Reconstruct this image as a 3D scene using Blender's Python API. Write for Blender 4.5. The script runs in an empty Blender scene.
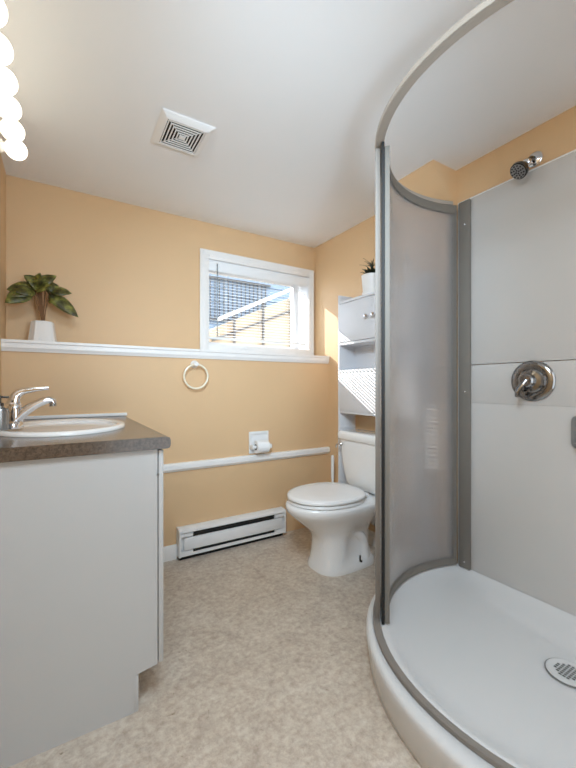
import bpy, bmesh, math, random
from mathutils import Vector, Matrix
random.seed(7)
SC = bpy.context.scene
C = SC.collection
PI = math.pi

# ------------------------------------------------------------------ camera
YAW = math.radians(31.5); CAMH = 1.05
cam = bpy.data.cameras.new('camera'); cam_o = bpy.data.objects.new('camera', cam); C.objects.link(cam_o)
cam_o.location = (0, 0, CAMH); cam_o.rotation_euler = (PI/2, 0, -YAW)
cam.sensor_fit = 'HORIZONTAL'; cam.sensor_width = 36; cam.lens = 36*370/576
cam.shift_y = 2/576; cam.clip_start = 0.02
SC.camera = cam_o

# ------------------------------------------------------------------ world, sun, area lights, exposure
w = bpy.data.worlds.new('sky'); SC.world = w; w.use_nodes = True
bg = w.node_tree.nodes['Background']
bg.inputs[0].default_value = (.80, .90, 1.0, 1)          # bright hazy sky
bg.inputs[1].default_value = 7

def light(name, kind, loc, energy, color, size=None, size_y=None, rot=None, direction=None):
    l = bpy.data.lights.new(name, kind); o = bpy.data.objects.new(name, l); C.objects.link(o)
    o.location = loc; l.energy = energy; l.color = color
    if kind == 'AREA':
        l.shape = 'RECTANGLE'; l.size = size; l.size_y = size_y
    if rot: o.rotation_euler = rot
    if direction: o.rotation_euler = Vector(direction).to_track_quat('-Z', 'Y').to_euler()
    return o
sun = light('sun', 'SUN', (-2, 8, 6), 16, (1, .97, .92), direction=(.47, -1, -.645)); sun.data.angle = math.radians(.05)
FILL_COL = (.66, .845, 1.0)  # cool tint of the added fills, offsets warm bounce from the tan walls
light('rear_fill', 'AREA', (.75, -.56, 1.15), 10, FILL_COL, .9, 1.9, direction=(0.1, 1, 0))  # added fill behind the camera; the wall there has no doorway
light('overhead_fill', 'AREA', (.15, .25, 2.16), 25, FILL_COL, .6, .6, direction=(0, 0, -1))  # added overhead fill out of view, no fixture belongs here
fl = light('upward_fill_spot', 'SPOT', (.45, -.25, 1.35), 72, FILL_COL, direction=(.40, 2.7, .66)); fl.data.spot_size = math.radians(80); fl.data.spot_blend = 1; fl.data.shadow_soft_size = .2  # added unseen spot that brightens the far ceiling and upper back wall
sb = light('left_fill_spot', 'SPOT', (-.10, .22, 1.98), 100, FILL_COL, direction=(1.70, 2.1, -.75)); sb.data.spot_size = math.radians(72); sb.data.spot_blend = 1; sb.data.shadow_soft_size = .12  # added unseen spot from upper left, lifts the toilet side and right wall

SC.view_settings.view_transform = 'Standard'; SC.view_settings.look = 'None'
SC.view_settings.gamma = 1; SC.view_settings.use_curve_mapping = False
SC.view_settings.exposure = 0.08
SC.cycles.use_denoising = True; SC.cycles.denoising_input_passes = 'RGB_ALBEDO'
SC.cycles.caustics_reflective = False; SC.cycles.blur_glossy = 1.0
SC.cycles.max_bounces = 14; SC.cycles.diffuse_bounces = 6; SC.cycles.transmission_bounces = 12
SC.cycles.sample_clamp_indirect = 1

# ------------------------------------------------------------------ materials
def lin(c):
    return tuple(((v/255)/12.92 if v/255 <= .04045 else ((v/255+.055)/1.055)**2.4) for v in c) + (1,)
def mat(name, rgb, rough=.5, metal=0.0, noise=0.0, nscale=20, bump=0.0, bscale=200, spec=.5, coat=0, emit=None, estr=0, stretch=None):
    m = bpy.data.materials.new(name); m.use_nodes = True
    nt = m.node_tree; b = nt.nodes['Principled BSDF']; L = nt.links.new
    b.inputs['Base Color'].default_value = lin(rgb); b.inputs['Roughness'].default_value = rough
    b.inputs['Metallic'].default_value = metal; b.inputs['Specular IOR Level'].default_value = spec
    b.inputs['Coat Weight'].default_value = coat
    tc = nt.nodes.new('ShaderNodeTexCoord'); src = tc.outputs['Object']
    if stretch:
        mp = nt.nodes.new('ShaderNodeMapping'); mp.inputs['Scale'].default_value = stretch
        L(src, mp.inputs[0]); src = mp.outputs[0]
    if noise:
        n = nt.nodes.new('ShaderNodeTexNoise'); n.inputs['Scale'].default_value = nscale; n.inputs['Detail'].default_value = 5
        L(src, n.inputs[0])
        mx = nt.nodes.new('ShaderNodeMix'); mx.data_type = 'RGBA'
        c = lin(rgb)
        mx.inputs[6].default_value = tuple(v*(1-noise) for v in c[:3])+(1,); mx.inputs[7].default_value = tuple(min(1, v*(1+noise)) for v in c[:3])+(1,)
        L(n.outputs[0], mx.inputs[0]); L(mx.outputs[2], b.inputs['Base Color'])
    if bump:
        n2 = nt.nodes.new('ShaderNodeTexNoise'); n2.inputs['Scale'].default_value = bscale; n2.inputs['Detail'].default_value = 3
        L(src, n2.inputs[0]); bp = nt.nodes.new('ShaderNodeBump'); bp.inputs['Strength'].default_value = bump; bp.inputs['Distance'].default_value = .002
        L(n2.outputs[0], bp.inputs['Height']); L(bp.outputs[0], b.inputs['Normal'])
    if emit:
        b.inputs['Emission Color'].default_value = lin(emit); b.inputs['Emission Strength'].default_value = estr
    return m

M = {}
M['tan'] = mat('tan_wall_paint', (214, 180, 139), .55, noise=.012, nscale=6, bump=.12, bscale=160)
M['ceil'] = mat('ceiling_paint', (236, 237, 239), .8, noise=.015, nscale=3, bump=.15, bscale=120)
M['trim'] = mat('white_gloss_trim', (236, 234, 232), .35, noise=.015, nscale=12)
M['white_melamine'] = mat('white_melamine', (190, 191, 192), .4, noise=.012, nscale=8, bump=.03, bscale=300)
M['storage_white'] = mat('white_laminate', (214, 215, 219), .4, noise=.012, nscale=8)
M['shower_white'] = mat('white_acrylic', (200, 197, 194), .22, noise=.015, nscale=5)
M['tray_white'] = mat('white_acrylic_tray', (212, 212, 212), .28, noise=.015, nscale=5)
M['porcelain'] = mat('white_porcelain', (238, 238, 238), .12, coat=.4, noise=.01, nscale=5)
M['seat_plastic'] = mat('white_seat_plastic', (238, 238, 238), .2, noise=.01, nscale=5)
M['heater'] = mat('white_enamel', (232, 232, 232), .38, noise=.012, nscale=10)
M['dark'] = mat('dark_slot', (18, 17, 17), .7, noise=.1, nscale=60)
M['rubber'] = mat('black_rubber_seal', (14, 14, 14), .6, noise=.1, nscale=80)
M['alu'] = mat('brushed_aluminium', (120, 115, 108), .6, metal=.2, noise=.05, nscale=40, stretch=(1, 1, .03))
M['alu2'] = mat('satin_aluminium', (138, 131, 124), .6, metal=.2, noise=.04, nscale=30)
M['alu3'] = mat('pale_satin_aluminium', (172, 163, 153), .55, metal=.2, noise=.04, nscale=30)
M['chrome'] = mat('chrome', (225, 225, 228), .07, metal=1, noise=.01, nscale=9)
M['grey_chrome'] = mat('grey_chrome', (150, 148, 147), .12, metal=1, noise=.02, nscale=15)
M['dark_chrome'] = mat('dark_chrome', (92, 88, 84), .14, metal=1, noise=.03, nscale=30)
M['steel'] = mat('brushed_steel', (150, 150, 150), .3, metal=1, noise=.05, nscale=60, stretch=(1, 1, .05))
M['nickel'] = mat('grey_plastic', (120, 120, 119), .4, noise=.04, nscale=30)
M['ceramic'] = mat('white_ceramic_pot', (232, 230, 228), .35, noise=.02, nscale=10)
M['cream'] = mat('cream_ceramic', (240, 230, 208), .25, noise=.02, nscale=10)
M['paper'] = mat('tissue_paper', (240, 240, 240), .95, noise=.02, nscale=40, bump=.3, bscale=150)
M['core'] = mat('cardboard_core', (110, 95, 78), .9, noise=.1, nscale=50)
M['soil'] = mat('potting_soil', (48, 36, 26), .95, noise=.4, nscale=150, bump=.6, bscale=150)
M['stem'] = mat('brown_stem', (122, 82, 42), .6, noise=.2, nscale=60)
M['vinyl'] = mat('white_window_vinyl', (240, 240, 241), .35, noise=.01, nscale=10)
M['blind'] = mat('white_blind_slat', (236, 238, 240), .45, noise=.01, nscale=10)
M['wand'] = mat('clear_grey_wand', (110, 112, 112), .3, noise=.05, nscale=30)
M['bulb'] = mat('frosted_bulb', (255, 246, 215), .3, noise=.01, nscale=10, emit=(255, 250, 228), estr=2.7)
M['siding'] = mat('cream_siding', (142, 128, 108), .7, noise=.06, nscale=20, bump=.2, bscale=60)
M['blue_siding'] = mat('blue_grey_siding', (104, 120, 136), .7, noise=.1, nscale=14, bump=.2, bscale=60)
M['outdoor_white'] = mat('white_painted_rail', (190, 188, 184), .5, noise=.03, nscale=20)
M['outdoor_dark'] = mat('dark_metal_rail', (52, 48, 46), .5, noise=.1, nscale=30)
M['gravel'] = mat('gravel', (226, 222, 214), .95, noise=.1, nscale=60, bump=.8, bscale=60)

def floor_mat():
    m = bpy.data.materials.new('mottled_beige_vinyl'); m.use_nodes = True
    nt = m.node_tree; b = nt.nodes['Principled BSDF']; L = nt.links.new
    tc = nt.nodes.new('ShaderNodeTexCoord')
    n1 = nt.nodes.new('ShaderNodeTexNoise'); n1.inputs['Scale'].default_value = 9; n1.inputs['Detail'].default_value = 10; n1.inputs['Roughness'].default_value = .72; n1.inputs['Distortion'].default_value = .6
    n2 = nt.nodes.new('ShaderNodeTexNoise'); n2.inputs['Scale'].default_value = 45; n2.inputs['Detail'].default_value = 8; n2.inputs['Roughness'].default_value = .75
    n3 = nt.nodes.new('ShaderNodeTexNoise'); n3.inputs['Scale'].default_value = 26; n3.inputs['Detail'].default_value = 6; n3.inputs['Distortion'].default_value = 1.5
    for n in (n1, n2, n3): L(tc.outputs['Object'], n.inputs[0])
    r1 = nt.nodes.new('ShaderNodeValToRGB'); e = r1.color_ramp.elements
    e[0].position = .30; e[0].color = lin((190, 177, 164)); e[1].position = .70; e[1].color = lin((222, 212, 200))
    k = r1.color_ramp.elements.new(.5); k.color = lin((209, 198, 184))
    L(n1.outputs[0], r1.inputs[0])
    r2 = nt.nodes.new('ShaderNodeValToRGB'); e = r2.color_ramp.elements
    e[0].position = .38; e[0].color = lin((196, 182, 172)); e[1].position = .62; e[1].color = (1, 1, 1, 1)
    L(n2.outputs[0], r2.inputs[0])
    r3 = nt.nodes.new('ShaderNodeValToRGB'); e = r3.color_ramp.elements
    e[0].position = .68; e[0].color = (1, 1, 1, 1); e[1].position = .76; e[1].color = lin((186, 164, 146))
    L(n3.outputs[0], r3.inputs[0])
    a = nt.nodes.new('ShaderNodeMix'); a.data_type = 'RGBA'; a.blend_type = 'MULTIPLY'; a.inputs[0].default_value = .65
    L(r1.outputs[0], a.inputs[6]); L(r2.outputs[0], a.inputs[7])
    c = nt.nodes.new('ShaderNodeMix'); c.data_type = 'RGBA'; c.blend_type = 'MULTIPLY'; c.inputs[0].default_value = .8
    L(a.outputs[2], c.inputs[6]); L(r3.outputs[0], c.inputs[7]); L(c.outputs[2], b.inputs['Base Color'])
    b.inputs['Roughness'].default_value = .45; b.inputs['Specular IOR Level'].default_value = .35
    return m
M['floor'] = floor_mat()

def counter_mat(name, cols, sc):
    m = bpy.data.materials.new(name); m.use_nodes = True
    nt = m.node_tree; b = nt.nodes['Principled BSDF']; L = nt.links.new
    tc = nt.nodes.new('ShaderNodeTexCoord')
    n1 = nt.nodes.new('ShaderNodeTexNoise'); n1.inputs['Scale'].default_value = sc; n1.inputs['Detail'].default_value = 8; n1.inputs['Roughness'].default_value = .8
    L(tc.outputs['Object'], n1.inputs[0])
    r = nt.nodes.new('ShaderNodeValToRGB'); e = r.color_ramp.elements
    e[0].position = .38; e[0].color = lin(cols[0]); e[1].position = .64; e[1].color = lin(cols[1])
    L(n1.outputs[0], r.inputs[0]); L(r.outputs[0], b.inputs['Base Color'])
    b.inputs['Roughness'].default_value = .2; b.inputs['Specular IOR Level'].default_value = .8
    return m
M['counter'] = counter_mat('brown_speckled_laminate', ((58, 48, 41), (102, 87, 75)), 110)

def leaf_mat():
    m = bpy.data.materials.new('olive_leaf'); m.use_nodes = True
    nt = m.node_tree; b = nt.nodes['Principled BSDF']; L = nt.links.new
    tc = nt.nodes.new('ShaderNodeTexCoord')
    n1 = nt.nodes.new('ShaderNodeTexNoise'); n1.inputs['Scale'].default_value = 28; n1.inputs['Detail'].default_value = 4
    L(tc.outputs['Object'], n1.inputs[0])
    r = nt.nodes.new('ShaderNodeValToRGB'); e = r.color_ramp.elements
    e[0].position = .36; e[0].color = lin((50, 47, 20)); e[1].position = .68; e[1].color = lin((140, 140, 70))
    k = r.color_ramp.elements.new(.5); k.color = lin((88, 88, 38))
    L(n1.outputs[0], r.inputs[0]); L(r.outputs[0], b.inputs['Base Color'])
    b.inputs['Roughness'].default_value = .42
    return m
M['leaf'] = leaf_mat()
M['dark_leaf'] = mat('dark_leaf', (40, 48, 28), .5, noise=.35, nscale=40)

def glass_mat(name, rough, bump, ior=1.45, tint=(255, 255, 255), haze=0.0, clear=0.0):
    m = bpy.data.materials.new(name); m.use_nodes = True
    nt = m.node_tree; b = nt.nodes['Principled BSDF']; L = nt.links.new
    b.inputs['Base Color'].default_value = lin(tint); b.inputs['Transmission Weight'].default_value = 1
    b.inputs['Roughness'].default_value = rough; b.inputs['IOR'].default_value = ior
    tc = nt.nodes.new('ShaderNodeTexCoord'); mp = nt.nodes.new('ShaderNodeMapping'); mp.inputs['Scale'].default_value = (1, 1, .22)
    L(tc.outputs['Object'], mp.inputs[0])
    n = nt.nodes.new('ShaderNodeTexNoise'); n.inputs['Scale'].default_value = 55; n.inputs['Detail'].default_value = 3
    L(mp.outputs[0], n.inputs[0])
    if bump:
        bp = nt.nodes.new('ShaderNodeBump'); bp.inputs['Strength'].default_value = bump; bp.inputs['Distance'].default_value = .003
        L(n.outputs[0], bp.inputs['Height']); L(bp.outputs[0], b.inputs['Normal'])
    if haze:
        tr = nt.nodes.new('ShaderNodeBsdfTranslucent'); tr.inputs[0].default_value = lin((250, 247, 245))
        df = nt.nodes.new('ShaderNodeBsdfDiffuse'); df.inputs[0].default_value = lin((244, 242, 243))
        ad = nt.nodes.new('ShaderNodeMixShader'); ad.inputs[0].default_value = .7
        L(tr.outputs[0], ad.inputs[1]); L(df.outputs[0], ad.inputs[2])
        mx = nt.nodes.new('ShaderNodeMixShader'); mx.inputs[0].default_value = haze
        L(b.outputs[0], mx.inputs[1]); L(ad.outputs[0], mx.inputs[2])
        tp_ = nt.nodes.new('ShaderNodeBsdfTransparent'); m2 = nt.nodes.new('ShaderNodeMixShader'); m2.inputs[0].default_value = clear
        L(mx.outputs[0], m2.inputs[1]); L(tp_.outputs[0], m2.inputs[2])
        L(m2.outputs[0], nt.nodes['Material Output'].inputs[0])
    return m
M['rain_glass'] = glass_mat('textured_shower_glass', .20, .30, haze=.20, clear=.25)
def clear_glass(name):
    m = bpy.data.materials.new(name); m.use_nodes = True
    nt = m.node_tree; L = nt.links.new
    t = nt.nodes.new('ShaderNodeBsdfTransparent'); g = nt.nodes.new('ShaderNodeBsdfGlossy'); g.inputs['Roughness'].default_value = .02
    f = nt.nodes.new('ShaderNodeFresnel'); f.inputs[0].default_value = 1.3
    mx = nt.nodes.new('ShaderNodeMixShader'); L(f.outputs[0], mx.inputs[0]); L(t.outputs[0], mx.inputs[1]); L(g.outputs[0], mx.inputs[2])
    L(mx.outputs[0], nt.nodes['Material Output'].inputs[0]); return m
M['window_glass'] = clear_glass('clear_window_glass')

# ------------------------------------------------------------------ mesh helpers
def nb(): return bmesh.new()
def box(bm, x0, x1, y0, y1, z0, z1, bev=0.0, seg=2):
    vs = [bm.verts.new((x, y, z)) for x in (x0, x1) for y in (y0, y1) for z in (z0, z1)]
    F = [bm.faces.new([vs[i] for i in f]) for f in ((0, 1, 3, 2), (4, 6, 7, 5), (0, 4, 5, 1), (2, 3, 7, 6), (0, 2, 6, 4), (1, 5, 7, 3))]
    if bev:
        es = list({e for f in F for e in f.edges})
        bmesh.ops.bevel(bm, geom=es, offset=bev, segments=seg, profile=.5, affect='EDGES')
    return bm
def rings(bm, rs, caps=True, closed=True):
    R = [[bm.verts.new(p) for p in r] for r in rs]
    n = len(R[0])
    for a, b in zip(R, R[1:]):
        for i in range(n if closed else n-1):
            j = (i+1) % n
            bm.faces.new((a[i], a[j], b[j], b[i]))
    if caps and closed:
        bm.faces.new(R[0][::-1]); bm.faces.new(R[-1])
    return R
def lathe(bm, prof, cx=0, cy=0, n=32, sx=1, sy=1, axis='Z', c=(0, 0, 0), off=None, caps=True):
    rs = []
    for k, (r, z) in enumerate(prof):
        ring = []
        ox = off[k] if off else 0
        for i in range(n):
            a = 2*PI*i/n
            u, v = r*math.cos(a)*sx+ox, r*math.sin(a)*sy
            if axis == 'Z': p = (c[0]+cx+u, c[1]+cy+v, c[2]+z)
            elif axis == 'X': p = (c[0]+z, c[1]+u, c[2]+v)
            else: p = (c[0]+u, c[1]+z, c[2]+v)
            ring.append(p)
        rs.append(ring)
    rings(bm, rs, caps)
    return bm
def tube(bm, pts, rad, n=12, closed=False, sq=(1, 1)):
    pts = [Vector(p) for p in pts]; N = len(pts)
    rad = rad if isinstance(rad, (list, tuple)) else [rad]*N
    rs = []; up = None
    for i, p in enumerate(pts):
        if closed: t = pts[(i+1) % N]-pts[i-1]
        else: t = pts[min(i+1, N-1)]-pts[max(i-1, 0)]
        t.normalize()
        if up is None:
            up = Vector((0, 0, 1)) if abs(t.z) < .9 else Vector((0, 1, 0))
        s = t.cross(up).normalized(); up2 = s.cross(t).normalized(); up = up2
        rs.append([p+rad[i]*(math.cos(2*PI*k/n)*s*sq[0]+math.sin(2*PI*k/n)*up2*sq[1]) for k in range(n)])
    if closed:
        R = [[bm.verts.new(q) for q in r] for r in rs]
        for a in range(N):
            A, B = R[a], R[(a+1) % N]
            for k in range(n): bm.faces.new((A[k], A[(k+1) % n], B[(k+1) % n], B[k]))
    else: rings(bm, rs)
    return bm
def prism(bm, poly, axis, a, b, bev=0):
    def P(u, v, t): return {'X': (t, u, v), 'Y': (u, t, v), 'Z': (u, v, t)}[axis]
    R = rings(bm, [[P(u, v, a) for u, v in poly], [P(u, v, b) for u, v in poly]])
    if bev:
        es = list({e for r in R for vtx in r for e in vtx.link_edges})
        bmesh.ops.bevel(bm, geom=es, offset=bev, segments=2, profile=.5, affect='EDGES')
    return bm
def smooth_path(pts, n=6):
    pts = [Vector(p) for p in pts]; out = []
    P = [pts[0]]+pts+[pts[-1]]
    for i in range(1, len(P)-2):
        a, b, c, d = P[i-1:i+3]
        for k in range(n):
            t = k/n
            out.append(.5*((2*b)+(c-a)*t+(2*a-5*b+4*c-d)*t*t+(3*b-a-3*c+d)*t**3))
    out.append(pts[-1]); return out

ORG = {}
def link_obj(name, bm, m, parent=None, origin=None, ang=35):
    bmesh.ops.recalc_face_normals(bm, faces=bm.faces[:])
    o_ = ORG[parent] if parent else Vector(origin or (0, 0, 0))
    bmesh.ops.translate(bm, verts=bm.verts[:], vec=-o_)
    me = bpy.data.meshes.new(name); bm.to_mesh(me); bm.free()
    me.shade_smooth(); me.set_sharp_from_angle(angle=math.radians(ang))
    for mm in (m if isinstance(m, (list, tuple)) else [m]): me.materials.append(mm)
    o = bpy.data.objects.new(name, me); C.objects.link(o)
    if parent:
        o.parent = parent; ORG[o] = o_
    else:
        o.location = o_; ORG[o] = o_
    return o
def tag(o, label=None, cat=None, group=None, kind=None):
    if label: o['label'] = label
    if cat: o['category'] = cat
    if group: o['group'] = group
    if kind: o['kind'] = kind
    return o
def thing(name, label, cat, loc, group=None):
    o = bpy.data.objects.new(name, None); C.objects.link(o); o.location = loc; o.empty_display_size = .05
    ORG[o] = Vector(loc); return tag(o, label, cat, group)
def struct(name, bm, m, label=None, cat='room'):
    o = link_obj(name, bm, m); o['kind'] = 'structure'
    if label: o['label'] = label
    o['category'] = cat
    return o

# ------------------------------------------------------------------ room shell
XL, XR, YN, YU, YB, ZC = -.25, 1.759, -.6, 2.461, 2.278, 2.175
WT = .26
struct('floor', box(nb(), XL-.1, XR+.1, YN-.1, YU+WT, -.06, 0), M['floor'], 'beige mottled vinyl floor of the bathroom', 'floor')
struct('ceiling', box(nb(), XL-.1, XR+.1, YN-.1, YU+WT, ZC, ZC+.06), M['ceil'], 'smooth white painted ceiling', 'ceiling')
struct('wall_left', box(nb(), XL-.1, XL, YN-.1, YU+WT, 0, ZC), M['tan'], 'tan painted wall beside the vanity', 'wall')
struct('wall_right', box(nb(), XR, XR+.1, YN-.1, YU+WT, 0, ZC), M['tan'], 'tan painted wall behind toilet and shower', 'wall')
struct('wall_front', box(nb(), XL, XR, YN-.1, YN, 0, ZC), M['tan'], 'tan painted wall behind the viewer', 'wall')
WX0, WX1, WZ0, WZ1 = .862, 1.702, 1.337, 1.928            # window opening
bm = nb()
box(bm, XL, XR, YB, YU+WT, 0, 1.262)                       # thick lower foundation wall
box(bm, XL, WX0, YU, YU+WT, 1.262, ZC); box(bm, WX1, XR, YU, YU+WT, 1.262, ZC)
box(bm, WX0, WX1, YU, YU+WT, 1.262, WZ0); box(bm, WX0, WX1, YU, YU+WT, WZ1, ZC)
struct('wall_back', bm, M['tan'], 'tan back wall with a stepped ledge and window', 'wall')
# ledge: board and front moulding
bm = nb()
box(bm, XL, XR-.002, YB-.012, YU, 1.262, 1.279, .003)
prism(bm, [(YB, 1.222), (YB-.008, 1.222), (YB-.012, 1.236), (YB-.016, 1.240), (YB-.016, 1.262), (YB-.022, 1.266), (YB-.022, 1.279), (YB, 1.279)], 'X', XL, XR-.002)
struct('trim_1', bm, M['trim'], 'long white ledge cap with moulding under the window', 'trim')
bm = nb()
prism(bm, [(YB, .530), (YB-.010, .530), (YB-.018, .540), (YB-.024, .546), (YB-.024, .572), (YB-.018, .580), (YB, .582)], 'X', XL, XR-.001)
struct('trim_2', bm, M['trim'], 'white chair rail low on the back wall', 'trim')
bm = nb()
prism(bm, [(YB, 0), (YB-.013, 0), (YB-.013, .078), (YB-.007, .088), (YB, .088)], 'X', .28, .597)
struct('baseboard_back', bm, M['trim'], 'white baseboard along the back wall', 'baseboard')
struct('baseboard_right', prism(nb(), [(XR, 0), (XR-.013, 0), (XR-.013, .078), (XR-.007, .088), (XR, .088)], 'Y', 1.32, YB-.014), M['trim'], 'white baseboard behind the toilet', 'baseboard')
# sloped boxed-in corner over the shower
bm = nb()
rings(bm, [[(1.575, 1.19, ZC), (XR, 1.19, ZC), (XR, 1.19, 1.99)], [(1.575, 1.50, ZC), (XR, 1.50, ZC), (XR, 1.50, 1.99)]])
struct('wall_bulkhead', bm, M['tan'], 'sloped tan boxed-in bulkhead above the shower', 'wall')

# ------------------------------------------------------------------ window
wi = thing('window_1', 'white vinyl basement window with white casing', 'window', ((WX0+WX1)/2, YU, WZ0)); wi['kind'] = 'structure'
bm = nb(); y0, y1 = YU-.016, YU-.0006
box(bm, .802, WX0+.004, y0, y1, 1.279, 1.985, .003); box(bm, WX1-.004, 1.747, y0, y1, 1.279, 1.985, .003)
box(bm, WX0+.004, WX1-.004, y0, y1, WZ1-.004, 1.985, .003); box(bm, WX0+.004, WX1-.004, y0, y1, 1.279, WZ0+.002, .003)
box(bm, .808, .822, y0-.005, y0+.002, 1.283, 1.980, .002); box(bm, 1.728, 1.741, y0-.005, y0+.002, 1.283, 1.980, .002); box(bm, .823, 1.727, y0-.005, y0+.002, 1.966, 1.980, .002)
link_obj('casing', bm, M['trim'], wi)
bm = nb(); yf0, yf1 = YU+.18, YU+.225
box(bm, WX0, WX0+.035, yf0, yf1, WZ0, WZ1, .002); box(bm, WX1-.03, WX1, yf0, yf1, WZ0, WZ1, .002)
box(bm, WX0+.035, WX1-.03, yf0, yf1, WZ0, WZ0+.04, .002); box(bm, WX0+.035, WX1-.03, yf0, yf1, WZ1-.03, WZ1, .002)
link_obj('sash', bm, M['vinyl'], wi)
bm = nb()
box(bm, WX0, WX0+.006, YU, yf0, WZ0, WZ1); box(bm, WX1-.006, WX1, YU, yf0, WZ0, WZ1); box(bm, WX0, WX1, YU, yf0, WZ0, WZ0+.006); box(bm, WX0, WX1, YU, yf0, WZ1-.006, WZ1)
link_obj('jamb_liner', bm, M['vinyl'], wi)
link_obj('pane', box(nb(), WX0+.034, WX1-.029, YU+.20, YU+.204, WZ0+.039, WZ1-.029), M['window_glass'], wi)
bm = nb(); box(bm, 1.09, 1.15, YU-.03, YU-.014, 1.318, 1.328, .003); tube(bm, [(1.10, YU-.026, 1.326), (1.125, YU-.034, 1.334), (1.14, YU-.036, 1.336)], .004)
link_obj('latch', bm, M['vinyl'], wi)

# blind
bl = thing('window_blind', 'white horizontal slat blind lowered over the basement window', 'blind', (1.27, YU+.02, WZ1))
BX0, BX1, BY = .875, 1.690, YU+.022
bm = nb(); box(bm, BX0-.008, BX1+.008, BY-.02, BY+.016, 1.884, 1.916, .003)
link_obj('headrail', bm, M['blind'], bl)
link_obj('valance', box(nb(), BX0-.01, BX1+.01, BY-.028, BY-.022, 1.848, 1.920, .002), M['blind'], bl)
bm = nb(); z = 1.872
while z > 1.402:
    hw, tl = .0125, .0028
    n = 4; top = []; bot = []
    for k in range(n+1):
        s = -1+2*k/n
        yy = BY+s*hw; zz = z+s*tl+.0014*(1-s*s)
        top.append((yy, zz+.0005)); bot.append((yy, zz-.0005))
    rings(bm, [[(BX0, a, b) for a, b in top+bot[::-1]], [(BX1, a, b) for a, b in top+bot[::-1]]])
    z -= .0212
link_obj('slats', bm, M['blind'], bl, ang=60)
link_obj('bottom_rail', box(nb(), BX0, BX1, BY-.012, BY+.012, 1.378, 1.394, .004), M['blind'], bl)
for x in (1.0, 1.275, 1.55):
    bm = nb()
    for yy in (BY-.0125, BY+.0125): tube(bm, [(x, yy, 1.39), (x, yy, 1.89)], .0008, 6)
    link_obj('ladder_cord', bm, M['blind'], bl)
tag(link_obj('tilt_wand', tube(nb(), [(.925, BY-.034, 1.90), (.925, BY-.033, 1.39)], .0035, 8), M['wand'], bl), 'thin grey wand')

# ------------------------------------------------------------------ outside
o = struct('ground_outside', box(nb(), -3, 9, YU+WT+.01, 12, 1.0, 1.12), M['gravel'], 'gravel ground outside the window', 'ground')
hf = thing('neighbouring_house', 'blue grey clapboard house wall seen through the blind', 'house', (2.6, 5.6, 1.12))
bm = nb(); z = 1.12
while z < 3.05:
    prism(bm, [(5.6, z), (5.575, z), (5.590, z+.115), (5.6, z+.115)], 'X', .2, 8.2); z += .115
box(bm, .2, 8.2, 5.6, 5.75, 1.12, 3.10)
link_obj('clapboard_wall', bm, M['blue_siding'], hf)
bm = nb()
for k in range(15): box(bm, 1.9+k*.075, 1.915+k*.075, 5.545, 5.56, 2.1, 2.74)
box(bm, 1.85, 3.05, 5.54, 5.565, 2.74, 2.77); box(bm, 1.85, 3.05, 5.54, 5.565, 2.08, 2.11)
link_obj('lattice', bm, M['outdoor_dark'], hf)
st = thing('outdoor_stair', 'cream sided outdoor stair with white handrail beyond the window', 'stair', (2.2, 4.1, 1.12))
bm = nb()
prism(bm, [(1.35, 1.12), (4.4, 1.12), (4.4, 3.05), (1.55, 1.74), (1.35, 1.62)], 'Y', 4.05, 4.9)
link_obj('sided_stringer', bm, M['siding'], st)
bm = nb()
for k in range(12): box(bm, 1.36, 3.39, 4.038, 4.048, 1.16+k*.085, 1.166+k*.085) if k < 5 else None
prism(bm, [(1.46, 1.555), (4.4, 2.80), (4.4, 2.825), (1.46, 1.58)], 'Y', 4.02, 4.05)
link_obj('dark_edge_strip', bm, M['outdoor_dark'], st)
bm = nb()
prism(bm, [(1.52, 1.785), (4.4, 3.179), (4.4, 3.224), (1.52, 1.83)], 'Y', 3.96, 4.03, .004)
link_obj('handrail', bm, M['outdoor_white'], st)
for x in (1.72, 2.10, 2.50):
    zt = 1.80+(x-1.52)*.484
    link_obj('rail_post', box(nb(), x-.012, x+.012, 3.99, 4.02, 1.12, zt, .003), M['outdoor_dark'], st)

# ------------------------------------------------------------------ shower stall
SX, SY, RT = 1.505, .635, .600       # centre and track radius
XW = 1.740                          # face of the shower wall panel
sh = thing('shower_stall', 'round white corner shower with curved grey-framed glass', 'shower', (SX, SY, 0))
def darc(r, inset, z, n=72):
    SX, SY = (1.493, .605) if r > .64 else (1.505, .635)
    xw = XW-.001-inset
    a = math.acos(max(-1, min(1, (xw-SX)/r)))
    pts = [(SX+r*math.cos(t), SY+r*math.sin(t), z) for t in [a+(2*PI-2*a)*i/n for i in range(n+1)]]
    (xa, ya, _), (xb, yb, _) = pts[-1], pts[0]
    m = 16
    pts += [(xa+(xb-xa)*k/m, ya+(yb-ya)*k/m, z) for k in range(1, m)]
    return pts
bm = nb()
prof = [(.650, 0, 0), (.653, 0, .004), (.660, 0, .05), (.667, 0, .095), (.669, 0, .118), (.667, 0, .128), (.660, 0, .134), (.650, 0, .1355), (.635, 0, .136), (.631, 0, .132),
        (.603, 0, .132), (.600, 0, .136), (.592, 0, .1365), (.584, .004, .134), (.572, .012, .128), (.555, .025, .119), (.530, .04, .110), (.50, .06, .103), (.45, .08, .097), (.34, .11, .088), (.22, .12, .080)]
R = rings(bm, [darc(r, i, z) for r, i, z in prof], caps=False)
bm.faces.new(R[0][::-1]); bm.faces.new(R[-1])
link_obj('base', bm, M['tray_white'], sh, ang=50)
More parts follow.
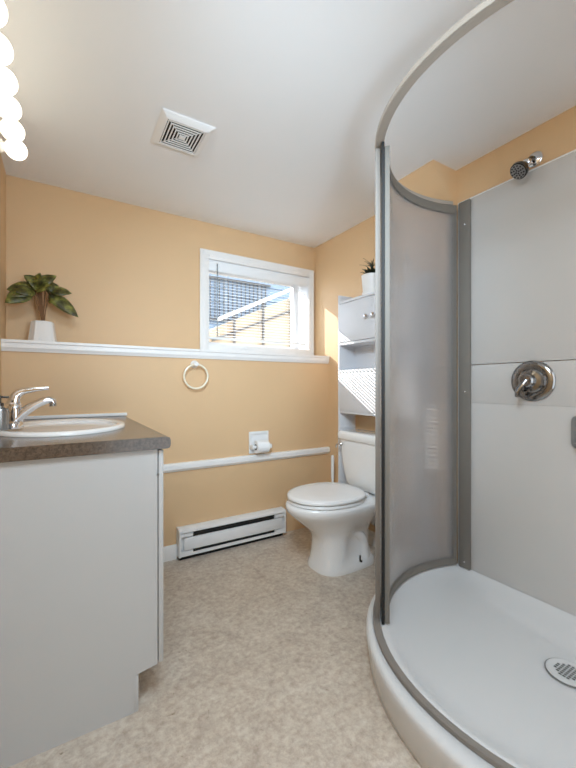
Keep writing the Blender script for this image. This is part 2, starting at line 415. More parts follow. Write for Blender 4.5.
# drain
bm = nb()
lathe(bm, [(.056, .0790), (.064, .0845), (.0635, .0885), (.058, .0905), (.054, .0895), (.050, .0885), (.002, .0885)], 1.455, .568, 44, caps=True)
dc = link_obj('drain_cover', bm, M['tray_white'], sh); dc['label'] = 'round pale drain cover with small dark slots'
link_obj('drain_ring', lathe(nb(), [(.064, .082), (.0675, .084), (.0675, .0865), (.064, .0868)], 1.455, .568, 44, caps=False), M['nickel'], dc)
bm = nb()
for i in range(-3, 4):
    for j in range(-3, 4):
        if i*i+j*j < 10.5:
            box(bm, 1.455+i*.0115-.0032, 1.455+i*.0115+.0032, .568+j*.0115-.0042, .568+j*.0115+.0042, .0878, .0892)
link_obj('slots', bm, M['dark'], dc)
# wall panels
bm = nb()
box(bm, XW, XR-.001, -.045, 1.168, 1.156, 1.985, .0025); box(bm, XW+.0008, XR-.001, -.045, 1.168, .967, 1.1535, .0025); box(bm, XW, XR-.001, -.045, 1.168, .08, .967, .0025)
link_obj('wall_panel', bm, M['shower_white'], sh)
link_obj('caulk_edge', box(nb(), XW-.001, XR-.001, -.045, 1.168, 1.983, 1.990, .002), M['trim'], sh)
def arcbar(bm, r0, r1, z0, z1, a0, a1, n=60, bev=0.0):
    rs = []
    for i in range(n+1):
        t = math.radians(a0+(a1-a0)*i/n); c, s = math.cos(t), math.sin(t)
        rs.append([(SX+r*c, SY+r*s, z) for r, z in ((r0, z0), (r1, z0), (r1, z1), (r0, z1))])
    rings(bm, rs); return bm
A0 = math.degrees(math.acos((XW-SX)/RT))+.3
bm = nb(); arcbar(bm, .6035, .6305, .1325, .139, A0+2.5, 357.5-A0); arcbar(bm, .625, .6305, .139, .146, A0+2.5, 357.5-A0)
link_obj('bottom_track', bm, M['alu2'], sh)
bm = nb(); arcbar(bm, .590, .622, 1.985, 2.003, A0+1.0, 359-A0, 90)
link_obj('header_rail', bm, M['alu3'], sh)
for yy in (1.093, .115):
    j = link_obj('wall_jamb', box(nb(), XW-.016, XW-.0005, yy, yy+.060, .136, 1.980, .003), M['alu'], sh)
    for z in (.17, 1.02, 1.86): link_obj('screw', lathe(nb(), [(.006, 0), (.006, -.002), (.003, -.004)], n=12, axis='X', c=(XW-.016, yy+.028, z)), M['chrome'], j)
# fixed curved panel
def panel(name, r, a0, a1, z0, z1, rail_b, rail_t, sw, frame_m):
    fr = nb(); d = .009
    arcbar(fr, r-d, r+d, z0, z0+rail_b, a0, a1); arcbar(fr, r-d, r+d, z1-rail_t, z1, a0, a1)
    arcbar(fr, r-d, r+d, z0+rail_b, z1-rail_t, a0, a0+sw, 4); arcbar(fr, r-d, r+d, z0+rail_b, z1-rail_t, a1-sw, a1, 4)
    f = link_obj(name, fr, frame_m, sh)
    link_obj('glass_pane', arcbar(nb(), r-.0025, r+.0025, z0+rail_b-.004, z1-rail_t+.004, a0+sw-.3, a1-sw+.3, 70), M['rain_glass'], f)
    return f
panel('fixed_panel', .612, A0+.5, 137.0, .1395, 1.981, .022, .030, 1.9, M['alu2'])
panel('sliding_door', .578, A0+.3, 139.4, .1385, 1.972, .032, .040, 1.8, M['alu'])
link_obj('door_seal', arcbar(nb(), .589, .600, .140, 1.982, 139.0, 140.4, 4), M['rubber'], sh)

# valve
va = thing('shower_valve', 'round chrome shower valve on the white shower wall', 'valve', (XW, .812, 1.072))
cv = (XW-.0008, .812, 1.072)
bm = nb(); lathe(bm, [(.088, 0), (.088, -.004), (.082, -.010), (.066, -.014), (.058, -.012), (.05, -.012)], n=48, axis='X', c=cv)
link_obj('escutcheon', bm, M['grey_chrome'], va)
bm = nb(); lathe(bm, [(.050, -.011), (.052, -.02), (.046, -.03), (.03, -.034), (.028, -.055), (.022, -.060)], n=36, axis='X', c=cv)
link_obj('knob', bm, M['grey_chrome'], va)
bm = nb(); tube(bm, smooth_path([(XW-.045, .812, 1.085), (XW-.058, .825, 1.06), (XW-.066, .840, 1.03), (XW-.062, .846, 1.005)], 5), [.012+.002*math.sin(k/15*PI) for k in range(16)], 12, sq=(1.2, .7))
link_obj('lever', bm, M['grey_chrome'], va)
# shower head
sd = thing('shower_head', 'dark chrome shower head angled out from the tan wall', 'shower head', (XR, .812, 2.037))
bm = nb(); lathe(bm, [(.032, -.001), (.032, -.004), (.026, -.010), (.012, -.013)], n=32, axis='X', c=(XR, .812, 2.037))
link_obj('flange', bm, M['chrome'], sd)
arm = smooth_path([(XR-.006, .812, 2.037), (XR-.030, .816, 2.032), (XR-.052, .822, 2.010)], 5)
link_obj('arm', tube(nb(), arm, .0105, 12), M['dark_chrome'], sd)
def oriented_lathe(prof, c, d, n=32):
    bm = nb(); q = Vector(d).to_track_quat('Z', 'Y')
    rings(bm, [[Vector(c)+q @ Vector((r*math.cos(2*PI*i/n), r*math.sin(2*PI*i/n), z)) for i in range(n)] for r, z in prof]); return bm
hd, hc = Vector((-.66, .22, -.68)).normalized(), Vector((XR-.050, .820, 2.012))
link_obj('swivel', oriented_lathe([(.013, -.012), (.018, -.004), (.018, .008), (.012, .016)], hc, hd, 20), M['chrome'], sd)
link_obj('bell', oriented_lathe([(.013, .012), (.016, .02), (.034, .045), (.0365, .056), (.0355, .064), (.032, .0655)], hc, hd), M['dark_chrome'], sd)
fc = link_obj('spray_face', oriented_lathe([(.032, .0640), (.0315, .0675), (.012, .0685), (.002, .0685)], hc, hd), M['steel'], sd)
bm = nb(); q = hd.to_track_quat('Z', 'Y')
for nn, rr in ((12, .026), (8, .016), (4, .007)):
    for i in range(nn):
        a = 2*PI*i/nn; cc = hc+q @ Vector((rr*math.cos(a), rr*math.sin(a), .0672))
        tmp = [(.0034, -.001), (.0034, .0028), (.002, .0034)]
        rings(bm, [[cc+q @ Vector((r*math.cos(2*PI*k/8), r*math.sin(2*PI*k/8), z)) for k in range(8)] for r, z in tmp])
link_obj('nozzles', bm, M['rubber'], fc)
# soap dish at the edge of the frame
sdh = thing('soap_dish', 'grey rounded soap dish on the shower wall', 'soap dish', (XW, .60, .868))
def rrect(y0, y1, z0, z1, r, x, n=6):
    pts = []
    for cy, cz, a0 in ((y1-r, z1-r, 0), (y0+r, z1-r, 90), (y0+r, z0+r, 180), (y1-r, z0+r, 270)):
        for k in range(n+1):
            a = math.radians(a0+90*k/n); pts.append((x, cy+r*math.cos(a), cz+r*math.sin(a)))
    return pts
bm = nb()
rings(bm, [rrect(.535, .667, .802, .934, .025, XW-.0008), rrect(.535, .667, .802, .934, .025, XW-.010), rrect(.539, .663, .806, .930, .022, XW-.014), rrect(.545, .657, .812, .924, .018, XW-.012), rrect(.55, .652, .817, .919, .015, XW-.005)])
link_obj('plate', bm, M['nickel'], sdh)
link_obj('tray_lip', box(nb(), XW-.045, XW-.006, .553, .649, .818, .828, .004), M['nickel'], sdh)

# ------------------------------------------------------------------ toilet
TY = 1.722
to = thing('toilet', 'white two-piece toilet with lid closed under the storage unit', 'toilet', (1.42, TY, 0))
def egg(xf, xb, hw, z, n=56, ex=2.2, fr=.55, fe=2.0):
    xc = xb-(xb-xf)*(1-fr) if False else xf+(xb-xf)*fr
    pts = []
    for i in range(n):
        a = 2*PI*i/n; c, s = math.cos(a), math.sin(a)
        rx = (xb-xc) if c > 0 else (xc-xf)
        e = ex if c > 0 else fe
        pts.append((xc+rx*math.copysign(abs(c)**(2/e), c), TY+hw*math.copysign(abs(s)**(2/e), s), z))
    return pts
def recess(pts, k, hw):
    out = []
    for x, y, z in pts:
        t = max(0, min(1, (x-1.365)/.05)); t = t*t*(3-2*t)
        out.append((x, TY+(y-TY)*(1-k*t), z))
    return out
bm = nb()
rings(bm, [egg(1.226, 1.62, .136, 0, ex=4, fr=.4, fe=2.7), egg(1.226, 1.62, .137, .012, ex=4, fr=.4, fe=2.7), egg(1.232, 1.618, .132, .030, ex=4, fr=.4, fe=2.7), recess(egg(1.238, 1.612, .128, .045, ex=3.8, fr=.4, fe=2.7), .12, 0),
           recess(egg(1.246, 1.606, .122, .09, ex=3.6, fr=.4, fe=2.7), .24, 0), recess(egg(1.250, 1.604, .118, .15, ex=3.4, fr=.4, fe=2.7), .26, 0), recess(egg(1.240, 1.61, .121, .19, ex=3.2, fr=.42, fe=2.7), .20, 0),
           recess(egg(1.200, 1.62, .138, .235, ex=2.9, fr=.45), .10, 0), egg(1.145, 1.64, .162, .28, ex=2.8, fr=.48), egg(1.098, 1.66, .182, .322, ex=2.8, fr=.50),
           egg(1.072, 1.70, .197, .348, ex=3.2, fr=.46), egg(1.062, 1.72, .203, .372, ex=3.4, fr=.46), egg(1.065, 1.72, .201, .386, ex=3.4, fr=.46), egg(1.076, 1.71, .193, .391, ex=3.4, fr=.46)])
link_obj('bowl', bm, M['porcelain'], to, ang=60)
for s in (-1, 1):
    bm = nb()
    pth = smooth_path([(1.40, TY+s*.050, .235), (1.46, TY+s*.064, .205), (1.52, TY+s*.068, .15), (1.54, TY+s*.068, .07), (1.54, TY+s*.068, .03)], 6)
    tube(bm, pth, [.045]*len(pth), 16, sq=(1, .7))
    link_obj('trapway', bm, M['porcelain'], to, ang=60)
    bm = nb(); lathe(bm, [(.013, 0), (.013, .004), (.006, .010), (.0045, .012), (.0045, .034), (.003, .036)], 1.475, TY+s*.114, 14)
    bmesh.ops.translate(bm, verts=bm.verts[:], vec=(0, 0, .034))
    bo = link_obj('floor_bolt', bm, M['rubber'], to); bo['label'] = 'dark floor bolt'
# seat and lid
bm = nb(); 
rings(bm, [egg(1.090, 1.52, .192, .3915, ex=2.5), egg(1.082, 1.525, .197, .396, ex=2.5), egg(1.082, 1.525, .197, .404, ex=2.5), egg(1.088, 1.52, .192, .409, ex=2.5)])
link_obj('seat', bm, M['seat_plastic'], to, ang=50)
bm = nb()
rings(bm, [egg(1.088, 1.53, .192, .4125, ex=2.5), egg(1.078, 1.535, .200, .418, ex=2.5), egg(1.077, 1.535, .201, .427, ex=2.5), egg(1.082, 1.53, .196, .435, ex=2.5), egg(1.10, 1.52, .180, .4385, ex=2.5), egg(1.20, 1.46, .10, .440, ex=2.3)])
link_obj('lid', bm, M['seat_plastic'], to, ang=50)
for s in (-1, 1): link_obj('hinge', tube(nb(), [(1.540, TY+s*.075-.03, .406), (1.540, TY+s*.075+.03, .406)], .013, 14), M['seat_plastic'], to)
# tank
def trect(x0, x1, y0, y1, z, r, n=5):
    pts = []
    for cx, cy, a0 in ((x1-r, y1-r, 0), (x0+r, y1-r, 90), (x0+r, y0+r, 180), (x1-r, y0+r, 270)):
        for k in range(n+1):
            a = math.radians(a0+90*k/n); pts.append((cx+r*math.cos(a), cy+r*math.sin(a), z))
    return pts
bm = nb()
rings(bm, [trect(1.605, 1.732, TY-.115, TY+.115, .397, .03), trect(1.585, 1.735, TY-.136, TY+.136, .408, .035), trect(1.575, 1.737, TY-.150, TY+.150, .44, .035), trect(1.566, 1.737, TY-.172, TY+.172, .55, .035), trect(1.560, 1.737, TY-.186, TY+.186, .69, .03), trect(1.560, 1.737, TY-.187, TY+.187, .704, .03)])
tk = link_obj('tank', bm, M['porcelain'], to, ang=50)
bm = nb()
rings(bm, [trect(1.553, 1.736, TY-.195, TY+.195, .704, .028), trect(1.548, 1.737, TY-.199, TY+.199, .710, .03), trect(1.548, 1.737, TY-.199, TY+.199, .742, .03), trect(1.555, 1.735, TY-.193, TY+.193, .754, .028), trect(1.575, 1.725, TY-.175, TY+.175, .758, .02)])
link_obj('tank_lid', bm, M['porcelain'], to, ang=50)
bm = nb(); lathe(bm, [(.012, .004), (.012, -.006), (.007, -.012)], n=14, axis='X', c=(1.558, TY+.155, .672))
tube(bm, smooth_path([(1.546, TY+.155, .672), (1.540, TY+.168, .674), (1.538, TY+.180, .664), (1.539, TY+.184, .648)], 4), .006, 10)
link_obj('flush_lever', bm, M['chrome'], to)

# ------------------------------------------------------------------ over-toilet storage
SF, SYL, SYR = 1.600, 1.962, 1.345
su = thing('storage_unit', 'tall white storage unit standing over the toilet tank', 'cabinet', (1.68, (SYL+SYR)/2, 0))
for a, b in ((SYL-.015, SYL), (SYR, SYR+.015)):
    link_obj('side_panel', box(nb(), SF, 1.744, a, b, 0, 1.662, .0015), M['storage_white'], su)
def shelf(name, z0, z1, xf=SF+.002): return link_obj(name, box(nb(), xf, 1.742, SYR+.0155, SYL-.0155, z0, z1, .0015), M['storage_white'], su)
shelf('top_board', 1.600, 1.616, SF-.004); shelf('shelf', 1.322, 1.338); shelf('shelf', 1.140, 1.156); shelf('shelf', .868, .884)
link_obj('back_panel', box(nb(), 1.738, 1.743, SYR+.0155, SYL-.0155, .884, 1.60), M['storage_white'], su)
YM = 1.642
for a, b, yk in ((YM+.0015, SYL-.017, YM+.030), (SYR+.017, YM-.0015, YM-.030)):
    d = link_obj('door', box(nb(), SF-.002, SF+.013, a, b, 1.341, 1.597, .0015), M['storage_white'], su)
    bm = nb(); lathe(bm, [(.006, .0), (.005, -.010), (.011, -.016), (.013, -.022), (.010, -.028), (.003, -.030)], n=20, axis='X', c=(SF-.002, yk, 1.478))
    link_obj('knob', bm, M['chrome'], d)
link_obj('drop_front', box(nb(), SF-.002, SF+.013, SYR+.017, SYL-.017, .886, 1.138, .0015), M['storage_white'], su)
bm = nb(); box(bm, 1.70, 1.73, SYR+.0155, SYL-.0155, .16, .20, .002)
link_obj('cross_bar', bm, M['storage_white'], su)

def leaf(bm, base, tip, width, sag=.02, n=8, up=Vector((0, 0, 1)), fold=.18, blunt=.45):
    base, tip = Vector(base), Vector(tip); d = tip-base; t = d.normalized()
    s = t.cross(up).normalized(); nrm = s.cross(t).normalized(); R = []
    for i in range(n+1):
        u = i/n; p = base+d*u+nrm*(sag*4*u*(1-u))
        wd = width*.5*(math.sin(PI*u**.75)**.8 if 0 < u < 1 else 0)+.0006
        R.append([bm.verts.new(p+s*(k*wd)+nrm*(abs(k)*wd*fold*(-1))+nrm*(.0012*math.sin(u*23+k*2))) for k in (-1, -.5, 0, .5, 1)])
    for a, b in zip(R, R[1:]):
        for k in range(4): bm.faces.new((a[k], a[k+1], b[k+1], b[k]))
def solidify(o, t=.0008):
    md = o.modifiers.new('thickness', 'SOLIDIFY'); md.thickness = t; return o

# plant on the storage unit
p2 = thing('potted_plant', 'small dark green plant in white pot on the storage unit', 'plant', (1.672, 1.715, 1.6165))
bm = nb(); lathe(bm, [(.058, 1.6168), (.062, 1.619), (.062, 1.635), (.056, 1.645), (.063, 1.72), (.066, 1.746), (.061, 1.747), (.058, 1.730), (.004, 1.729)], 1.672, 1.715, 36)
link_obj('pot', bm, M['ceramic'], p2)
bm = nb()
rnd = random.Random(3)
for i in range(46):
    a = rnd.uniform(0, 2*PI); r = rnd.uniform(.04, .085); z1 = rnd.uniform(1.748, 1.785)
    leaf(bm, (1.672+.01*math.cos(a), 1.715+.01*math.sin(a), 1.730), (1.672+r*math.cos(a), 1.715+r*math.sin(a), z1), .024, .012, 5)
for i in range(16):
    a = rnd.uniform(0, 2*PI); r = rnd.uniform(.03, .09); z1 = rnd.uniform(1.80, 1.86)
    leaf(bm, (1.672, 1.715, 1.727), (1.672+r*math.cos(a), 1.715+r*math.sin(a), z1), .006, .03, 6)
solidify(link_obj('foliage', bm, M['dark_leaf'], p2))

# toilet brush
tb = thing('toilet_brush', 'white toilet brush in holder behind the toilet', 'toilet brush', (1.655, 2.09, 0))
bm = nb(); lathe(bm, [(.048, 0), (.05, .004), (.044, .12), (.042, .125), (.038, .12), (.002, .11)], 1.655, 2.09, 24); link_obj('holder', bm, M['seat_plastic'], tb)
bm = nb(); lathe(bm, [(.007, .10), (.007, .36), (.011, .40), (.012, .53), (.010, .552), (.004, .556)], 1.655, 2.09, 16); link_obj('handle', bm, M['seat_plastic'], tb)

# ------------------------------------------------------------------ baseboard heater
he = thing('baseboard_heater', 'white electric baseboard heater with dark slots on back wall', 'heater', (.975, YB, .02))
HX0, HX1, HF = .598, 1.338, YB-.066
bm = nb(); box(bm, HX0+.006, HX1-.006, HF+.022, YB-.0015, .022, .176, .003)
prism(bm, [(YB-.0015, .178), (YB-.0015, .190), (HF+.012, .186), (HF, .178), (HF, .168), (HF+.004, .168), (HF+.006, .174), (HF+.016, .179)], 'X', HX0+.006, HX1-.006)
prism(bm, [(HF+.024, .022), (HF, .028), (HF, .046), (HF+.003, .046), (HF+.005, .034), (HF+.024, .030)], 'X', HX0+.006, HX1-.006)
link_obj('body', bm, M['heater'], he)
tag(link_obj('front_panel', box(nb(), HX0+.03, HX1-.03, HF+.002, HF+.008, .062, .136, .002), M['heater'], he))
for a, b in ((HX0, HX0+.088), (HX1-.088, HX1)):
    bm = nb(); prism(bm, [(YB-.0012, .020), (YB-.0012, .192), (HF+.010, .188), (HF-.002, .178), (HF-.002, .026), (HF+.02, .020)], 'X', a, min(b, a+.012) if a == HX0 else b) if a == HX0 else prism(bm, [(YB-.0012, .020), (YB-.0012, .192), (HF+.010, .188), (HF-.002, .178), (HF-.002, .026), (HF+.02, .020)], 'X', b-.012, b)
    box(bm, a+.004, b-.004, HF+.001, HF+.006, .142, .162, .001); box(bm, a+.004, b-.004, HF+.001, HF+.006, .038, .058, .001)
    link_obj('end_cap', bm, M['heater'], he)
bm = nb(); box(bm, HX0+.088, HX1-.088, HF+.010, HF+.021, .136, .170); box(bm, HX0+.088, HX1-.088, HF+.010, HF+.021, .036, .062)
tag(link_obj('slot', bm, M['dark'], he), 'black air slots')
link_obj('underside', box(nb(), HX0+.01, HX1-.01, HF+.026, YB-.014, .0, .021), M['dark'], he)

# ------------------------------------------------------------------ toilet paper holder, roll, towel ring
tp = thing('toilet_paper_holder', 'white recessed toilet paper holder above the chair rail', 'toilet paper holder', (1.155, YB, .60))
bm = nb(); X0, X1, Z0, Z1 = 1.082, 1.230, .592, .740; YF = YB-.014
box(bm, X0, X0+.016, YF, YB-.0008, Z0, Z1, .003); box(bm, X1-.016, X1, YF, YB-.0008, Z0, Z1, .003); box(bm, X0+.016, X1-.016, YF, YB-.0008, Z1-.018, Z1, .003); box(bm, X0+.016, X1-.016, YF, YB-.0008, Z0, Z0+.014, .003)
box(bm, X0+.01, X1-.01, YB-.005, YB-.0008, Z0+.01, Z1-.01)
link_obj('frame', bm, M['heater'], tp)
for x in (X0+.001, X1-.013): link_obj('bracket', box(nb(), x, x+.012, YB-.066, YB-.012, .625, .655, .005), M['heater'], tp)
link_obj('spindle', tube(nb(), [(X0+.008, YB-.051, .640), (X1-.008, YB-.051, .640)], .011, 14), M['heater'], tp)
rl = thing('toilet_paper_roll', 'white toilet paper roll hanging in the recessed holder', 'toilet paper', (1.154, YB-.051, .640))
def annulus(x0, x1, ri, ro, c, n=36):
    bm = nb(); prof = [(ri, x0), (ro-.002, x0), (ro, x0+.002), (ro, x1-.002), (ro-.002, x1), (ri, x1)]
    rs = [[(x, c[0]+r*math.cos(2*PI*i/n), c[1]+r*math.sin(2*PI*i/n)) for i in range(n)] for r, x in prof]
    R = rings(bm, rs, caps=False)
    for i in range(n): bm.faces.new((R[-1][i], R[-1][(i+1) % n], R[0][(i+1) % n], R[0][i]))
    return bm
link_obj('tissue', annulus(1.111, 1.199, .0205, .043, (YB-.051, .640)), M['paper'], rl)
tag(link_obj('core', annulus(1.1102, 1.1998, .0185, .0203, (YB-.051, .640)), M['core'], rl), 'brown cardboard core')
tr = thing('towel_ring', 'cream round towel ring under the white ledge', 'towel ring', (.708, YB, 1.19))
bm = nb(); lathe(bm, [(.024, -.0008), (.024, -.010), (.018, -.018), (.014, -.032), (.016, -.044), (.012, -.052)], n=24, axis='Y', c=(.708, YB, 1.185)); link_obj('mount', bm, M['trim'], tr)
bm = nb(); ring = [(.708+.074*math.sin(2*PI*i/48), YB-.040-.004*math.cos(2*PI*i/48), 1.109+.074*math.cos(2*PI*i/48)) for i in range(48)]
tube(bm, ring, .0062, 10, closed=True); link_obj('ring', bm, M['cream'], tr)

# ------------------------------------------------------------------ ceiling vent
ve = thing('ceiling_vent', 'square white exhaust fan grille on the ceiling', 'vent', (.461, 1.66, ZC))
VX, VY, VS = .461, 1.660, .122
bm = nb()
def sq(h, z): return [(VX-h*.92, VY-h, z), (VX+h*.92, VY-h, z), (VX+h*.92, VY+h, z), (VX-h*.92, VY+h, z)]
R = rings(bm, [sq(VS, ZC-.0006), sq(VS, ZC-.004), sq(VS-.003, ZC-.006), sq(VS-.028, ZC-.016), sq(VS-.033, ZC-.016), sq(VS-.033, ZC-.003)], caps=False)
link_obj('frame', bm, M['heater'], ve, ang=20)
bm = nb(); h = VS-.036; k = 0
while h > .020:
    R = rings(bm, [sq(h, ZC-.0125), sq(h, ZC-.0155), sq(h-.0055, ZC-.0155), sq(h-.0055, ZC-.0125)], caps=False)
    for i in range(4): bm.faces.new((R[3][i], R[3][(i+1) % 4], R[0][(i+1) % 4], R[0][i]))
    h -= .0148
for a, b in ((1, 1), (1, -1)):
    tube(bm, [(VX-.077*a, VY-.083*b, ZC-.0115), (VX+.077*a, VY+.083*b, ZC-.0115)], .0015, 6)
box(bm, VX-.014, VX+.014, VY-.014, VY+.014, ZC-.016, ZC-.012, .001)
link_obj('louvres', bm, M['heater'], ve, ang=20)
tag(link_obj('opening', box(nb(), VX-.080, VX+.080, VY-.0875, VY+.0875, ZC-.0095, ZC-.0008), M['dark'], ve), 'dark opening behind louvres')

# ------------------------------------------------------------------ vanity light bar
lb = thing('vanity_light', 'light bar with a row of lit globe bulbs on left wall', 'light', (XL, 1.5, 1.99))
link_obj('bar', box(nb(), XL+.0005, XL+.035, 1.10, 1.90, 1.945, 2.035, .006), M['trim'], lb)
for k in range(6):
    y = 1.82-.13*k
    b = nb(); lathe(b, [(.026, .034), (.026, .050), (.018, .056), (.016, .062)], n=20, axis='X', c=(XL, y, 1.99)); s = link_obj('socket', b, M['trim'], lb)
    b = nb(); rb = .038; cx = .097
    lathe(b, [(.0145, .060)]+[(rb*math.sin(t), cx-rb*math.cos(t)) for t in [.35+(PI-.40)*i/14 for i in range(15)]], n=28, axis='X', c=(XL, y, 1.99))
    link_obj('bulb', b, M['bulb'], s, ang=80)

# ------------------------------------------------------------------ vanity, countertop, sink, faucet
VX1, VY0, VY1 = .272, 1.271, YB-.002
vn = thing('vanity_cabinet', 'white vanity cabinet under the brown countertop', 'cabinet', (.02, 1.77, 0))
bm = nb(); prism(bm, [(XL+.002, 0), (.199, 0), (.199, .118), (VX1, .130), (VX1, .842), (XL+.002, .842)], 'Y', VY0, VY0+.016)
link_obj('side_panel', bm, M['white_melamine'], vn)
bm = nb(); prism(bm, [(XL+.002, 0), (.199, 0), (.199, .118), (VX1, .130), (VX1, .842), (XL+.002, .842)], 'Y', VY1-.016, VY1)
link_obj('side_panel', bm, M['white_melamine'], vn)
link_obj('toe_kick', box(nb(), .1995, .213, VY0+.001, VY1, 0, .117, .001), M['white_melamine'], vn)
link_obj('bottom_board', box(nb(), XL+.004, .198, VY0+.0165, VY1-.0165, .120, .129), M['white_melamine'], vn)
ym = (VY0+VY1)/2
for a, b in ((VY0+.001, ym-.0015), (ym+.0015, VY1-.002)):
    d = link_obj('door', box(nb(), VX1+.0035, VX1+.0195, a, b, .131, .836, .0015), M['white_melamine'], vn)
bm = nb(); lathe(bm, [(.004, 0), (.004, -.003), (.002, -.004)], n=12, axis='Y', c=(VX1+.001, VY0, .757)); tag(link_obj('bumper', bm, M['nickel'], vn), 'small grey bumper')

def boolean_cut(bm, cutter, mname):
    ma = bpy.data.meshes.new('a'); bmesh.ops.recalc_face_normals(bm, faces=bm.faces[:]); bm.to_mesh(ma); bm.free()
    mb = bpy.data.meshes.new('b'); bmesh.ops.recalc_face_normals(cutter, faces=cutter.faces[:]); cutter.to_mesh(mb); cutter.free()
    oa = bpy.data.objects.new('a', ma); ob = bpy.data.objects.new('b', mb); C.objects.link(oa); C.objects.link(ob)
    md = oa.modifiers.new('cut', 'BOOLEAN'); md.object = ob; md.operation = 'DIFFERENCE'; md.solver = 'EXACT'
    dg = bpy.context.evaluated_depsgraph_get(); ev = oa.evaluated_get(dg)
    out = nb(); me = ev.to_mesh(); out.from_mesh(me); ev.to_mesh_clear()
    for o in (oa, ob): bpy.data.objects.remove(o)
    bpy.data.meshes.remove(ma); bpy.data.meshes.remove(mb)
    return out
bm = nb(); X1c = .312
pf = [(XL+.002, .8425), (X1c-.010, .8425), (X1c-.003, .846), (X1c, .853), (X1c, .870), (X1c-.003, .878), (X1c-.011, .882), (XL+.002, .882)]
prism(bm, pf, 'Y', 1.258, YB-.002)
SKX, SKY, SA, SB = .005, 1.735, .228, .292
cut = nb(); lathe(cut, [(1, .80), (1, .92)], SKX, SKY, 48, sx=SA-.02, sy=SB-.02)
bm = boolean_cut(bm, cut, 'countertop')
ct = link_obj('countertop', bm, M['counter'], None, (.03, 1.77, .8425), ang=40)
tag(ct, 'brown speckled laminate countertop with rounded edge on the vanity', 'countertop')
bs = link_obj('backsplash_strip', box(nb(), XL+.003, .318, YB-.016, YB-.0008, .8825, .899, .002), M['trim'], None, (.03, YB, .8825))
tag(bs, 'thin white strip along the back of the brown countertop', 'trim strip')
bm = nb()
prof = [(1.0, .8825, 0), (1.0, .887, 0), (.985, .894, 0), (.95, .897, 0), (.90, .896, 0), (.86, .893, 0), (.80, .888, .012), (.76, .876, .022), (.70, .845, .03), (.58, .79, .03), (.40, .765, .03), (.10, .757, .03), (.02, .756, .03)]
lathe(bm, [(r, z) for r, z, _ in prof], SKX, SKY, 64, sx=SA, sy=SB, off=[o for *_, o in prof], caps=False)
# underside of the bowl
prof2 = [(1.0, .8825, 0), (.89, .8825, 0), (.84, .872, .01), (.74, .838, .03), (.60, .78, .03), (.40, .755, .03), (.02, .748, .03)]
lathe(bm, [(r, z) for r, z, _ in prof2], SKX, SKY, 64, sx=SA, sy=SB, off=[o for *_, o in prof2], caps=True)
bmesh.ops.remove_doubles(bm, verts=bm.verts[:], dist=.0002)
sk = link_obj('sink', bm, M['porcelain'], None, (SKX, SKY, .8825), ang=60)
tag(sk, 'white oval drop-in sink set in the brown countertop', 'sink')

fa = thing('faucet', 'chrome single-lever faucet on the rim of the white sink', 'faucet', (-.150, 1.735, .896))
FX, FY = -.150, 1.735
bm = nb()
def oval(cx, cy, a, b, z, n=28): return [(cx+a*math.cos(2*PI*i/n), cy+b*math.copysign(abs(math.sin(2*PI*i/n))**.7, math.sin(2*PI*i/n)), z) for i in range(n)]
rings(bm, [oval(FX, FY, .028, .072, .8935), oval(FX, FY, .029, .074, .900), oval(FX, FY, .026, .070, .912), oval(FX, FY, .022, .064, .918), oval(FX, FY, .02, .03, .922)])
link_obj('base_plate', bm, M['chrome'], fa, ang=50)
bm = nb(); lathe(bm, [(.026, .905), (.027, .93), (.026, .955), (.024, .97), (.016, .984), (.004, .988)], FX, FY, 28); link_obj('body', bm, M['chrome'], fa, ang=50)
bm = nb(); ps = smooth_path([(FX+.005, FY, .925), (FX+.03, FY, .952), (FX+.065, FY, .978), (FX+.095, FY, .992), (FX+.116, FY, .994), (FX+.124, FY, .982)], 6)
tube(bm, ps, [.024-.009*min(1, i/24) for i in range(len(ps))], 16, sq=(1.15, .85)); link_obj('spout', bm, M['chrome'], fa, ang=60)
bm = nb(); lathe(bm, [(.012, .970), (.012, .982), (.009, .984)], FX+.122, FY, 16); link_obj('aerator', bm, M['steel'], fa)
bm = nb(); ps = smooth_path([(FX-.004, FY, .980), (FX+.002, FY, 1.010), (FX+.022, FY, 1.028), (FX+.060, FY, 1.036), (FX+.108, FY, 1.042)], 6)
tube(bm, ps, [.021-.0165*(i/(len(ps)-1))**.6 for i in range(len(ps))], 14, sq=(1.3, .8)); link_obj('lever', bm, M['chrome'], fa, ang=60)
sb = thing('soap_bottle', 'brushed metal soap bottle beside the faucet', 'soap bottle', (-.186, 1.655, .8935))
bm = nb(); lathe(bm, [(.026, .8935), (.027, .896), (.027, .962), (.023, .970), (.012, .974), (.011, .982)], -.186, 1.652, 28); link_obj('bottle', bm, M['steel'], sb)
bm = nb(); lathe(bm, [(.012, .980), (.012, .990), (.005, .992), (.005, 1.006), (.010, 1.008), (.010, 1.014)], -.186, 1.652, 18); tube(bm, [(-.186, 1.652, 1.011), (-.160, 1.652, 1.010)], .004, 8); link_obj('pump', bm, M['dark_chrome'], sb)

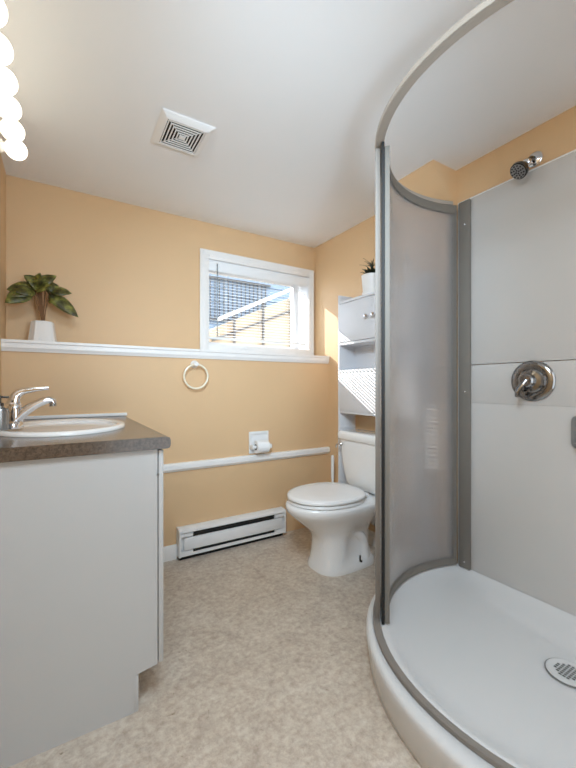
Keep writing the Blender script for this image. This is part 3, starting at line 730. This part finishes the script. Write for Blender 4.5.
# ------------------------------------------------------------------ plant on the ledge
p1 = thing('potted_plant', 'broad-leaved plant in white faceted pot on the white ledge', 'plant', (-.084, 2.352, 1.279))
PX, PY, PZ = -.084, 2.352, 1.2793
bm = nb()
def poly(r, z, n=8, ph=.25): return [(PX+r*math.cos(2*PI*(i+ph)/n), PY+r*math.sin(2*PI*(i+ph)/n), z) for i in range(n)]
rings(bm, [poly(.064, PZ), poly(.066, PZ+.004), poly(.052, PZ+.106), poly(.050, PZ+.110), poly(.046, PZ+.109), poly(.045, PZ+.095)], caps=True)
link_obj('pot', bm, M['ceramic'], p1, ang=15)
link_obj('soil', prism(nb(), [(a, b) for a, b, _ in poly(.045, 0)], 'Z', PZ+.096, PZ+.100), M['soil'], p1)
S0 = Vector((PX+.002, PY, PZ+.100))
# (leaf base, tip, width)
LV = [((-.130, 2.335, 1.545), (-.238, 2.295, 1.462), .066), ((-.110, 2.342, 1.562), (-.234, 2.325, 1.535), .066), ((-.090, 2.350, 1.575), (-.165, 2.342, 1.622), .048),
      ((-.108, 2.350, 1.585), (-.022, 2.343, 1.640), .056), ((-.050, 2.350, 1.560), (.048, 2.333, 1.553), .054), ((-.055, 2.346, 1.545), (.078, 2.316, 1.425), .060),
      ((-.075, 2.348, 1.570), (-.012, 2.370, 1.595), .060), ((-.112, 2.330, 1.560), (-.045, 2.268, 1.560), .058), ((-.100, 2.360, 1.560), (-.150, 2.425, 1.575), .058), ((-.070, 2.365, 1.560), (-.015, 2.435, 1.560), .058),
      ((-.060, 2.345, 1.498), (-.008, 2.330, 1.508), .022), ((-.118, 2.335, 1.550), (-.195, 2.290, 1.520), .062), ((-.09, 2.34, 1.572), (-.145, 2.30, 1.585), .058), ((-.12, 2.33, 1.556), (-.232, 2.30, 1.495), .060), ((-.095, 2.345, 1.575), (-.092, 2.29, 1.632), .05), ((-.10, 2.34, 1.555), (-.075, 2.27, 1.605), .062)]
lf, sm = nb(), nb()
for b, t, wd in LV:
    leaf(lf, b, t, wd*1.25, .010, 9, up=Vector((random.uniform(-.35, .35), -1, random.uniform(.15, .7))))
    mid = (S0+Vector(b))/2+Vector((0, 0, .012))
    tube(sm, smooth_path([S0+Vector((random.uniform(-.006, .006), random.uniform(-.006, .006), 0)), mid, b], 4), .0024, 6)
solidify(link_obj('leaves', lf, M['leaf'], p1, ang=60)); link_obj('stems', sm, M['stem'], p1)
